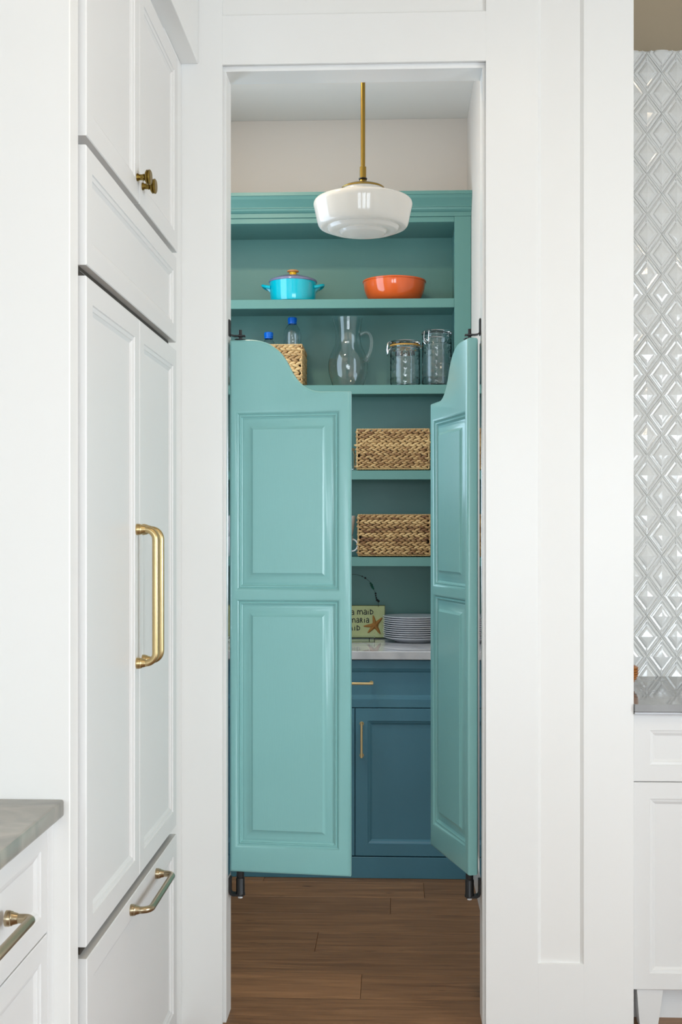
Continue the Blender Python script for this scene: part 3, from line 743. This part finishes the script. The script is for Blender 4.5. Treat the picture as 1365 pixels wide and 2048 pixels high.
def basket(name, x0, x1, y0, y1, z0, z1, label, rows, pitch=.0250, group=None, tone=0.0):
    b = empty(name, ((x0 + x1) / 2, (y0 + y1) / 2, z0)); tag(b, label, 'basket', group)
    O = ORG[b.name]; th = .006
    bm = B()
    for q in ((x0 + .004, x1 - .004, y0 + .004, y0 + .004 + th), (x0 + .004, x1 - .004, y1 - .004 - th, y1 - .004), (x0 + .004, x0 + .004 + th, y0 + .004, y1 - .004), (x1 - .004 - th, x1 - .004, y0 + .004, y1 - .004)):
        box(bm, *q, z0 + .002, z1 - .010)
    box(bm, x0 + .004, x1 - .004, y0 + .004, y1 - .004, z0 + .002, z0 + .008)
    obj('lining', bm, M['dark_weave'], b)
    bm = B(); tones = []
    rnd = random.Random(name + label)
    base = bmesh.new(); bmesh.ops.create_icosphere(base, subdivisions=2, radius=1)
    pv = [v.co.copy() for v in base.verts]; pf = [[v.index for v in f.verts] for f in base.faces]; base.free()
    def lump(c, L, W, D, ang, ux, out, tn):
        up = Vector((0, 0, 1)); ux = Vector(ux); out = Vector(out)
        e1 = ux * math.cos(ang) + up * math.sin(ang); e2 = -ux * math.sin(ang) + up * math.cos(ang)
        vs = []
        for p in pv:
            tp = 1 - .42 * p.x * p.x - .18 * p.x
            vs.append(bm.verts.new(Vector(c) + e1 * p.x * L + e2 * p.y * W * tp + out * p.z * D * tp))
        for f in pf: bm.faces.new([vs[i] for i in f]); tones.append(tn)
    zb, zt = z0 + .006, z1 - .006
    rh = (zt - zb) / rows
    def face(p0, p1, out):
        p0, p1 = Vector(p0), Vector(p1); ux = (p1 - p0).normalized(); L = (p1 - p0).length
        for r in range(rows):
            z = zb + rh * (r + .5); flip = 1 ; ph = rnd.random() * pitch
            rt = rnd.uniform(.25, .8) + tone; x = -pitch * .3 + ph * .5
            while x < L - .004:
                pt = pitch * rnd.uniform(.85, 1.2)
                for s in (1, -1):
                    tn = min(1, max(0, rt + rnd.uniform(-.38, .34)))
                    xx = x + (pt * .5 if s > 0 else 0) + pt * .25
                    if xx < .003 or xx > L - .003: continue
                    c = p0 + ux * xx + Vector((0, 0, z + s * rh * .23)) + Vector(out) * .001
                    lump(c, pt * rnd.uniform(.60, .70), rh * rnd.uniform(.29, .34), .0085, s * flip * rnd.uniform(.20, .42), ux, out, tn)
                x += pt
    face((x0, y0 + .003, 0), (x1, y0 + .003, 0), (0, -1, 0))
    face((x1 - .003, y0, 0), (x1 - .003, y1, 0), (1, 0, 0))
    face((x0 + .003, y0, 0), (x0 + .003, y1, 0), (-1, 0, 0))
    me = bpy.data.meshes.new('weave')
    bmesh.ops.translate(bm, verts=bm.verts, vec=-O); bm.to_mesh(me); bm.free(); attr_tone(me, tones)
    for p in me.polygons: p.use_smooth = True
    o = link('weave', me, M['weave']); o.parent = b; tag(o, kind='stuff')
    # twisted rims and corner posts
    bm = B(); tn = []
    def rope(a, c, r=.0034, step=.006):
        a, c = Vector(a), Vector(c); L = (c - a).length; n = max(3, int(L / step)); nf = len(bm.faces)
        for s in (0, math.pi):
            pts = []; d = (c - a).normalized(); e1 = d.orthogonal().normalized(); e2 = d.cross(e1)
            for i in range(n + 1):
                t = i / n; ph = s + t * L / .011 * math.pi
                pts.append(a + d * L * t + (e1 * math.cos(ph) + e2 * math.sin(ph)) * r * .5)
            tube(bm, pts, r * .68, 6)
        bm.faces.ensure_lookup_table(); tn.extend([rnd.uniform(.45, .75) + tone] * (len(bm.faces) - nf))
    for z in (z1 - .004, z0 + .004):
        rope((x0, y0, z), (x1, y0, z)); rope((x1, y0, z), (x1, y1, z)); rope((x0, y0, z), (x0, y1, z)); rope((x0, y1, z), (x1, y1, z))
    for x, y in ((x0, y0), (x1, y0), (x1, y1), (x0, y1)): rope((x, y, z0 + .003), (x, y, z1 - .003))
    me = bpy.data.meshes.new('rim'); bmesh.ops.recalc_face_normals(bm, faces=bm.faces)
    bmesh.ops.translate(bm, verts=bm.verts, vec=-O); bm.to_mesh(me); bm.free(); attr_tone(me, tn)
    for p in me.polygons: p.use_smooth = True
    o = link('rim', me, M['weave']); o.parent = b
    return b
M['dark_weave'] = mat('basket_inside', (0.10, 0.06, 0.03), 0.9)
z0 = SZ[1] + .0012
basket('wicker_basket', -.700, -.3945, 5.128, 5.385, z0 + .001, z0 + .178, 'tall braided basket holding water bottles on the second shelf, behind the left door', 7, .026, tone=.25)

def bottle(cx, cy, zb, zt, r, label, nm='water_bottle'):
    b = empty(nm, (cx, cy, zb)); tag(b, label, 'bottle', 'plastic water bottles in the basket')
    H = zt - zb
    pr = [(0, zb + .004), (r * .7, zb), (r * .92, zb + .004), (r, zb + .02)]
    n = int((H - .11) / .012)
    for i in range(n):
        z = zb + .022 + i * (H - .115) / n
        pr += [(r, z), (r * .965, z + .004), (r, z + .008)]
    zs = zt - .085
    pr += [(r, zs), (r * .98, zs + .015), (r * .86, zs + .032), (r * .62, zs + .047), (r * .40, zs + .056), (r * .36, zs + .060), (r * .36, zs + .064), (r * .30, zs + .068), (r * .30, zt - .003)]
    inner = [(max(q - .0009, 0), z + .0006) for q, z in reversed(pr)]
    bm = lathe(B(), pr + inner, cx, cy, 32); obj('bottle_body', bm, M['plastic'], b, smooth=True, angle=60)
    bm = B(); cr = .0190; lathe(bm, [(0, zt), (cr * .9, zt), (cr, zt - .002), (cr, zt - .019), (cr * 1.0, zt - .020), (cr * .94, zt - .021), (cr * .94, zt - .0225), (cr * 1.03, zt - .0235), (cr * 1.03, zt - .028), (cr * .82, zt - .0285), (cr * .82, zt - .004), (0, zt - .004)], cx, cy, 30)
    for i in range(30):
        a = 2 * math.pi * i / 30; tube(bm, [(cx + cr * math.cos(a), cy + cr * math.sin(a), zt - .003), (cx + cr * math.cos(a), cy + cr * math.sin(a), zt - .018)], .0008, 4)
    obj('cap', bm, M['cap'], b, smooth=True, angle=40)
bottle(-.4445, 5.250, z0 + .012, 2.3305, .0385, 'clear water bottle with a blue cap rising tallest above the basket')
bottle(-.5440, 5.205, z0 + .012, 2.2590, .0350, 'clear water bottle with a blue cap just above the scallop of the left door')

# glass jug
jug = empty('glass_jug', (-.200, 5.250, z0)); tag(jug, 'clear glass jug with a round belly and looped handle on the second shelf', 'jug')
H = .3055
po = [(0, 0), (.058, 0), (.064, .003), (.071, .020), (.0785, .042), (.0850, .066), (.0875, .092), (.0865, .115), (.0815, .137), (.0735, .157), (.0655, .175), (.0590, .193), (.0555, .210), (.0545, .228), (.0560, .250), (.0590, .275), (.0625, .298), (.0638, H)]
pi = [(max(r - .0022, 0), z + (.006 if i < 2 else 0)) for i, (r, z) in enumerate(po)]; pi[-1] = (.0620, H + .0003)
bm = lathe(B(), [(r, z + z0) for r, z in po] + [(r, z + z0) for r, z in reversed(pi)], -.200, 5.250, 72)
for v in bm.verts:       # pouring lip on the side away from the handle
    h = v.co.z - z0
    if h > .26:
        dx = v.co.x + .2; dy = v.co.y - 5.25; a = math.atan2(dy, dx)
        k = math.exp(-((abs(a) - math.pi) / .35) ** 2) * (h - .26) / .045
        v.co.x -= .006 * k; v.co.z += .001 * k
obj('jug_body', bm, M['glass'], jug, smooth=True, angle=60)
hp = [(-.150, .2310), (-.140, .2400), (-.127, .2440), (-.114, .2400), (-.105, .2260), (-.1005, .2060), (-.1015, .1840), (-.107, .1600), (-.115, .1420), (-.124, .1280), (-.130, .1180)]
P3 = [(x + (.0035), 5.238, z + z0) for x, z in hp]
sm = []
for i in range(len(P3) - 1):
    p0, p1, p2, p3 = [Vector(P3[min(max(j, 0), len(P3) - 1)]) for j in (i - 1, i, i + 1, i + 2)]
    for t in (0, .33, .66): sm.append(.5 * ((2 * p1) + (p2 - p0) * t + (2 * p0 - 5 * p1 + 4 * p2 - p3) * t * t + (3 * p1 - p0 - 3 * p2 + p3) * t ** 3))
sm.append(Vector(P3[-1]))
bm = tube(B(), sm, [.0085 - .002 * math.sin(math.pi * i / (len(sm) - 1)) for i in range(len(sm))], 14)
t2 = [(-.1265, 5.238, z0 + .118), (-.1210, 5.238, z0 + .112), (-.1130, 5.238, z0 + .118), (-.1090, 5.238, z0 + .128)]
tube(bm, t2, [.009, .008, .0065, .004], 12)
obj('jug_handle', bm, M['glass'], jug, smooth=True)

# clamp-lid storage jars
def jar(cx, cy, r, H, ang, label, gasket, name='storage_jar'):
    b = empty(name, (cx, cy, z0)); tag(b, label, 'jar', 'clamp-lid glass jars on the second shelf')
    z = z0 + .0003; hb = H - .036
    seg = 64; bm = B()
    zr = [0.0, .004]; nrow = int((hb - .045) / .0285)
    po = [(0, z), (r * .90, z), (r * .97, z + .003)]
    bands = []
    for i in range(nrow + 1):
        zz = z + .010 + i * .0285
        po += [(r * .980, zz), (r, zz + .003), (r, zz + .0235), (r * .980, zz + .0265)]
    zt = z + .010 + (nrow + 1) * .0285
    po += [(r, min(zt, z + hb - .02)), (r, z + hb - .012), (r * .955, z + hb - .006), (r * .955, z + hb - .002), (r * .985, z + hb), (r * .985, z + hb + .006)]
    pi = [(max(q - .0035, 0), min(w + .004, z + hb + .006)) if w < z + .004 else (max(min(q, r) - .0035 - .0, 0) if w < z + hb - .011 else r * .90, w) for q, w in po]
    pi = [(0, z + .005), (r * .88, z + .006), (r - .005, z + .012), (r - .0024, z + .02), (r - .0024, z + hb - .02), (r * .89, z + hb - .008), (r * .89, z + hb + .006)]
    lathe(bm, po + list(reversed(pi)), cx, cy, seg)
    # pressed window-pane grid: shallow upright grooves
    for v in bm.verts:
        dx, dy = v.co.x - cx, v.co.y - cy; R = math.hypot(dx, dy)
        if R > r * .98 and z + .009 < v.co.z < zt:
            i = round(math.atan2(dy, dx) / (2 * math.pi) * seg)
            if i % 4 == 0: v.co.x = cx + dx * .978; v.co.y = cy + dy * .978
    obj('jar_body', bm, M['jar_glass'], b, smooth=True, angle=30)
    zl = z + hb + .0065
    if gasket: obj('gasket', lathe(B(), [(r * .88, zl), (r * 1.0, zl), (r * 1.015, zl + .003), (r * 1.0, zl + .006), (r * .88, zl + .006)], cx, cy, 64, close=True), M['gasket'], b, smooth=True)
    zl += .0065
    lid = obj('lid', lathe(B(), [(0, zl), (r * .86, zl), (r * .86, zl - .004), (r * .90, zl - .004), (r * .91, zl), (r * 1.0, zl), (r * 1.03, zl + .004), (r * 1.02, zl + .009), (r * .97, zl + .012), (r * .90, zl + .013), (r * .84, zl + .019), (r * .60, zl + .0215), (r * .35, zl + .020), (0, zl + .019)], cx, cy, 64), M['jar_glass'], b, smooth=True)
    # wire bail: neck ring, lid ring, clamp arms
    bm = B(); zn = z + hb - .004
    tube(bm, [(cx + r * .985 * math.cos(t * math.pi / 24), cy + r * .985 * math.sin(t * math.pi / 24), zn) for t in range(48)], .0016, 6, closed=True)
    tube(bm, [(cx + r * 1.02 * math.cos(t * math.pi / 24), cy + r * 1.02 * math.sin(t * math.pi / 24), zl + .0135) for t in range(48)], .0013, 6, closed=True)
    u = Vector((math.cos(ang), math.sin(ang), 0)); s = Vector((-u.y, u.x, 0)); c = Vector((cx, cy, 0))
    for k in (-1, 1):
        a0 = c + u * r * .99 + s * k * .012; 
        tube(bm, [a0 + Vector((0, 0, zl + .0135)), a0 + u * .010 + Vector((0, 0, zl + .009)), a0 + u * .013 + Vector((0, 0, zn - .002)), a0 + u * .011 + Vector((0, 0, zn - .018))], .0016, 6)
        tube(bm, [a0 + Vector((0, 0, zn)), a0 + u * .008 + Vector((0, 0, zn - .006)), a0 + u * .012 + Vector((0, 0, zn - .022)), a0 + u * .012 - s * k * .008 + Vector((0, 0, zn - .030))], .0018, 6)
    e = c + u * (r + .011); tube(bm, arc(e + Vector((0, 0, zn - .016)), s, (0, 0, 1), 0, 360, .006, 14), .0018, 6)
    tube(bm, [e + s * .012 + Vector((0, 0, zn - .018)), e - s * .012 + Vector((0, 0, zn - .018))], .0018, 6)
    a1 = c - u * r * .99
    for k in (-1, 1): tube(bm, [a1 + s * k * .008 + Vector((0, 0, zn)), a1 - u * .006 + s * k * .008 + Vector((0, 0, zn + .010)), a1 + s * k * .008 + Vector((0, 0, zl + .0135))], .0015, 6)
    obj('wire_clamp', bm, M['chrome'], b, smooth=True)
    return b
jar(.0492, 5.205, .0655, .2030, math.radians(186), 'shorter clamp-lid glass jar with an amber seal beside the jug', True)
jar(.1860, 5.195, .0645, .2440, math.radians(232), 'taller clamp-lid glass jar at the right end of the second shelf', False)

# ------------------------------------------------------------------ third and fourth shelves
z1_ = SZ[2] + .0012
basket('wicker_basket', -.156, .150, 5.130, 5.385, z1_ + .002, 1.8335, 'low rectangular braided basket on the third shelf', 9, tone=.12)
cx, cy = -.196, 5.225
sj = empty('glass_canister', (cx, cy, z1_)); tag(sj, 'small glass canister with a metal lid left of the third-shelf basket', 'jar')
obj('canister_body', lathe(B(), [(0, z1_), (.024, z1_), (.0285, z1_ + .003), (.029, z1_ + .010), (.029, z1_ + .078), (.025, z1_ + .086), (.025, z1_ + .090), (.023, z1_ + .090), (.0225, z1_ + .084), (.0265, z1_ + .076), (.0265, z1_ + .010), (0, z1_ + .006)], cx, cy, 40), M['jar_glass'], sj, smooth=True)
obj('lid', lathe(B(), [(0, z1_ + .0902), (.0265, z1_ + .0902), (.0270, z1_ + .099), (.0250, z1_ + .101), (.006, z1_ + .102), (.004, z1_ + .105), (.006, z1_ + .109), (0, z1_ + .110)], cx, cy, 40), M['steel'], sj, smooth=True)
z2_ = SZ[3] + .0012
basket('wicker_basket', -.151, .155, 5.130, 5.385, z2_ + .002, 1.4675, 'low rectangular braided basket on the fourth shelf, above the plates', 9, tone=-.05)
def mug(cx, cy, z, handle_ang, label, flip=False):
    m = empty('mug', (cx, cy, z)); tag(m, label, 'mug', 'stacked mugs on the fourth shelf')
    pr = [(0, .0), (.026, .0), (.029, .003), (.0315, .014), (.036, .040), (.0395, .070), (.0410, .086), (.0400, .0872), (.0385, .086), (.036, .066), (.0325, .040), (.028, .014), (0, .008)]
    obj('mug_body', lathe(B(), [(r, z + h) for r, h in pr], cx, cy, 48), M['mug'], m, smooth=True)
    u = Vector((math.cos(handle_ang), math.sin(handle_ang), 0)); c = Vector((cx, cy, z))
    pts = [c + u * .034 + Vector((0, 0, .0735))] + [c + u * (.037 + .026 * math.sin(math.pi * t)) + Vector((0, 0, .048 + .026 * math.cos(math.pi * t))) for t in [i / 12 for i in range(13)]] + [c + u * .031 + Vector((0, 0, .0225))]
    obj('mug_handle', tube(B(), pts, .0035, 10), M['mug'], m, smooth=True)
mug(-.218, 5.225, z2_ + .0003, math.radians(-12), 'lower pale grey mug of the pair beside the fourth-shelf basket')
mug(-.208, 5.225, z2_ + .0895, math.radians(150), 'upper pale grey mug of the pair, stacked on the lower one')

# ------------------------------------------------------------------ on the pantry counter
ZC = .9143
# dinner plates
def plate_mesh():
    pr = [(0, .0030), (.070, .0030), (.078, .0), (.082, .0), (.085, .0035), (.104, .0105), (.126, .0185), (.1345, .0212), (.1355, .0222), (.1345, .0234), (.126, .0216), (.104, .0142), (.084, .0072), (.076, .0062), (0, .0062)]
    bm = lathe(B(), pr, 0, 0, 72); bmesh.ops.recalc_face_normals(bm, faces=bm.faces)
    me = bpy.data.meshes.new('dinner_plate'); bm.to_mesh(me); bm.free(); me.materials.append(M['china'])
    for p in me.polygons: p.use_smooth = True
    return me
pm = plate_mesh()
ordn = ['lowest', 'second from the bottom', 'third from the bottom', 'fourth from the bottom', 'fifth from the bottom', 'middle', 'fifth from the top', 'fourth from the top', 'third from the top', 'second from the top', 'topmost']
for k in range(11):
    o = bpy.data.objects.new('dinner_plate', pm); col.objects.link(o)
    o.location = (.0885 + random.uniform(-.002, .002), 5.232 + random.uniform(-.002, .002), ZC + k * .0090)
    o.rotation_euler = (0, 0, random.random() * 6)
    tag(o, 'white dinner plate, %s of the stack on the marble counter' % ordn[k], 'plate', 'stack of dinner plates')

# painted sign with starfish and wire hanger
SX0, SX1 = -.42, -.039; SY = 5.362; SB, ST = ZC + .004, 1.0625
sg = empty('wooden_sign', (-.2, SY, SB)); tag(sg, 'pale green painted sign with black lettering, a starfish and a beaded wire', 'sign')
obj('board', box(B(), SX0, SX1, SY, SY + .010, SB, ST, .0015), M['sign'], sg)
bm = B()
for q in ((SX0, SX1, ST - .0022, ST + .0002), (SX0, SX1, SB - .0002, SB + .0022)): box(bm, q[0], q[1], SY - .0004, SY + .0102, q[2], q[3])
box(bm, SX1 - .0016, SX1 + .0003, SY - .0004, SY + .0102, SB, ST); obj('edge', bm, M['sign_edge'], sg)
G = {  # letter strokes in a unit box
 'a': [[(.15, .80), (.45, 1.0), (.75, .85), (.78, .45), (.80, .0)], [(.78, .50), (.45, .58), (.15, .42), (.12, .15), (.35, .02), (.62, .10), (.79, .35)]],
 'm': [[(.05, .0), (.08, .95)], [(.08, .60), (.22, .90), (.38, .85), (.44, .55), (.46, .0)], [(.45, .60), (.62, .92), (.80, .85), (.90, .50), (.94, .0)]],
 'i': [[(.3, .0), (.3, .85)], [(.3, 1.12), (.31, 1.16)]],
 'D': [[(.15, -.02), (.15, 1.12)], [(.05, 1.0), (.45, .92), (.80, .60), (.70, .25), (.40, .10), (.12, .28)]],
 'R': [[(.15, 0), (.18, 1.0)], [(.15, .98), (.55, .95), (.65, .72), (.20, .52)], [(.35, .55), (.72, .0)]],
 'A': [[(.08, .0), (.25, .65), (.42, 1.0), (.60, .65), (.72, .0)], [(.18, .35), (.68, .38)]],
 'n': [],
}
bm = B()
def write(x, z, h, items):
    for ch, w in items:
        for st in G[ch]:
            pts = [(x + px * w, SY - .0008, z + pz * h) for px, pz in st]
            n0 = len(bm.verts); tube(bm, pts, h * .10, 6)
            bm.verts.ensure_lookup_table()
            for v in bm.verts[n0:]: v.co.y = SY - .0008 + (v.co.y - SY + .0008) * .25
        x += w * 1.08
write(-.1925, 1.0205, .0195, [('a', .018)]); write(-.1630, 1.0215, .0210, [('m', .026), ('a', .0165), ('i', .009), ('D', .019)])
write(-.1960, .9850, .0205, [('m', .026), ('a', .0155), ('R', .0165), ('i', .008), ('a', .0165)])
write(-.1990, .9500, .0210, [('A', .0200), ('i', .010), ('D', .019)])
obj('lettering', bm, M['ink'], sg)
bm = B(); c = Vector((-.0831, 0, .9738)); arms = [(-.0921, 1.018), (-.0513, 1.0078), (-.0602, .9355), (-.1159, .9398), (-.1347, .9692)]
cv = bm.verts.new((c.x, SY - .010, c.z)); ring = []
for i, (ax, az) in enumerate(arms):
    d = Vector((ax - c.x, 0, az - c.z)); L = d.length; d.normalize(); s = Vector((-d.z, 0, d.x))
    nx = Vector((arms[(i + 1) % 5][0] - c.x, 0, arms[(i + 1) % 5][1] - c.z)).normalized()
    segs = [(.30, .0085, .0095), (.55, .0068, .0075), (.80, .0048, .0055), (1.0, .0022, .003)]
    prev = None
    for t, wd_, hh in segs:
        q = [bm.verts.new(c + d * L * t + s * wd_ * k1 + Vector((0, SY - .0004 - hh * k2, 0))) for k1, k2 in ((-1, 0), (-.6, .7), (0, 1), (.6, .7), (1, 0))]
        if prev:
            for k in range(4): bm.faces.new((prev[k], prev[k + 1], q[k + 1], q[k]))
        else:
            for k in range(4): bm.faces.new((cv, q[k + 1], q[k]))
            ring.append(q)
        prev = q
    bm.faces.new(prev)
for i in range(5):
    a, b = ring[i], ring[(i + 1) % 5]
    best = min(((p, q) for p in (a[0], a[4]) for q in (b[0], b[4])), key=lambda pq: (pq[0].co - pq[1].co).length)
    bm.faces.new((cv, best[0], best[1]))
obj('starfish', bm, M['star'], sg, smooth=True, angle=60)
wy = SY - .003
wp = [(-.405, 1.058), (-.404, 1.085), (-.398, 1.110), (-.385, 1.135), (-.365, 1.158), (-.340, 1.178), (-.310, 1.192), (-.275, 1.202), (-.240, 1.206), (-.215, 1.2025), (-.1909, 1.1995), (-.1780, 1.2015), (-.1659, 1.2006), (-.1530, 1.1965), (-.1406, 1.1926), (-.125, 1.1837), (-.1058, 1.1676), (-.0959, 1.1476), (-.0832, 1.1226), (-.0796, 1.1047), (-.0759, 1.0875), (-.068, 1.0757), (-.068, 1.0560)]
obj('wire', tube(B(), [(x, wy, z) for x, z in wp], .0009, 6), M['black'], sg, smooth=True)
for bx, bz, br, gm in ((-.1406, 1.1926, .003, 'black'), (-.1270, 1.1850, .0042, 'black'), (-.1030, 1.1610, .0045, 'green_bead'), (-.0985, 1.1530, .0062, 'green_bead'), (-.0945, 1.1440, .0055, 'green_bead'), (-.0905, 1.1370, .004, 'green_bead'), (-.0810, 1.1160, .0045, 'black'), (-.0800, 1.1060, .0035, 'black'), (-.0775, 1.0960, .004, 'black'), (-.0740, 1.0860, .0055, 'black'), (-.0680, 1.0820, .0055, 'black')):
    bm = B(); bmesh.ops.create_uvsphere(bm, u_segments=12, v_segments=8, radius=br)
    bmesh.ops.transform(bm, matrix=Matrix.Translation((bx, wy, bz)), verts=bm.verts); obj('bead', bm, M[gm], sg, smooth=True)
# clear acrylic tray in front of the sign
bm = B(); ax0, ax1, ay0, ay1 = -.36, -.082, 5.175, 5.300
box(bm, ax0, ax1, ay0, ay1, ZC, ZC + .003); box(bm, ax0, ax1, ay0, ay0 + .003, ZC + .003, ZC + .019); box(bm, ax0, ax1, ay1 - .003, ay1, ZC + .003, ZC + .019)
box(bm, ax1 - .003, ax1, ay0 + .003, ay1 - .003, ZC + .003, ZC + .019); box(bm, ax0, ax0 + .003, ay0 + .003, ay1 - .003, ZC + .003, ZC + .019)
box(bm, ax1 - .0245, ax1 - .0215, ay0 + .003, ay0 + .022, ZC + .003, ZC + .040)
box(bm, ax1 - .003, ax1, ay0, ay0 + .022, ZC + .0195, ZC + .040)
tag(obj('acrylic_tray', bm, M['acrylic']), 'low clear acrylic tray in front of the green sign on the counter', 'tray')
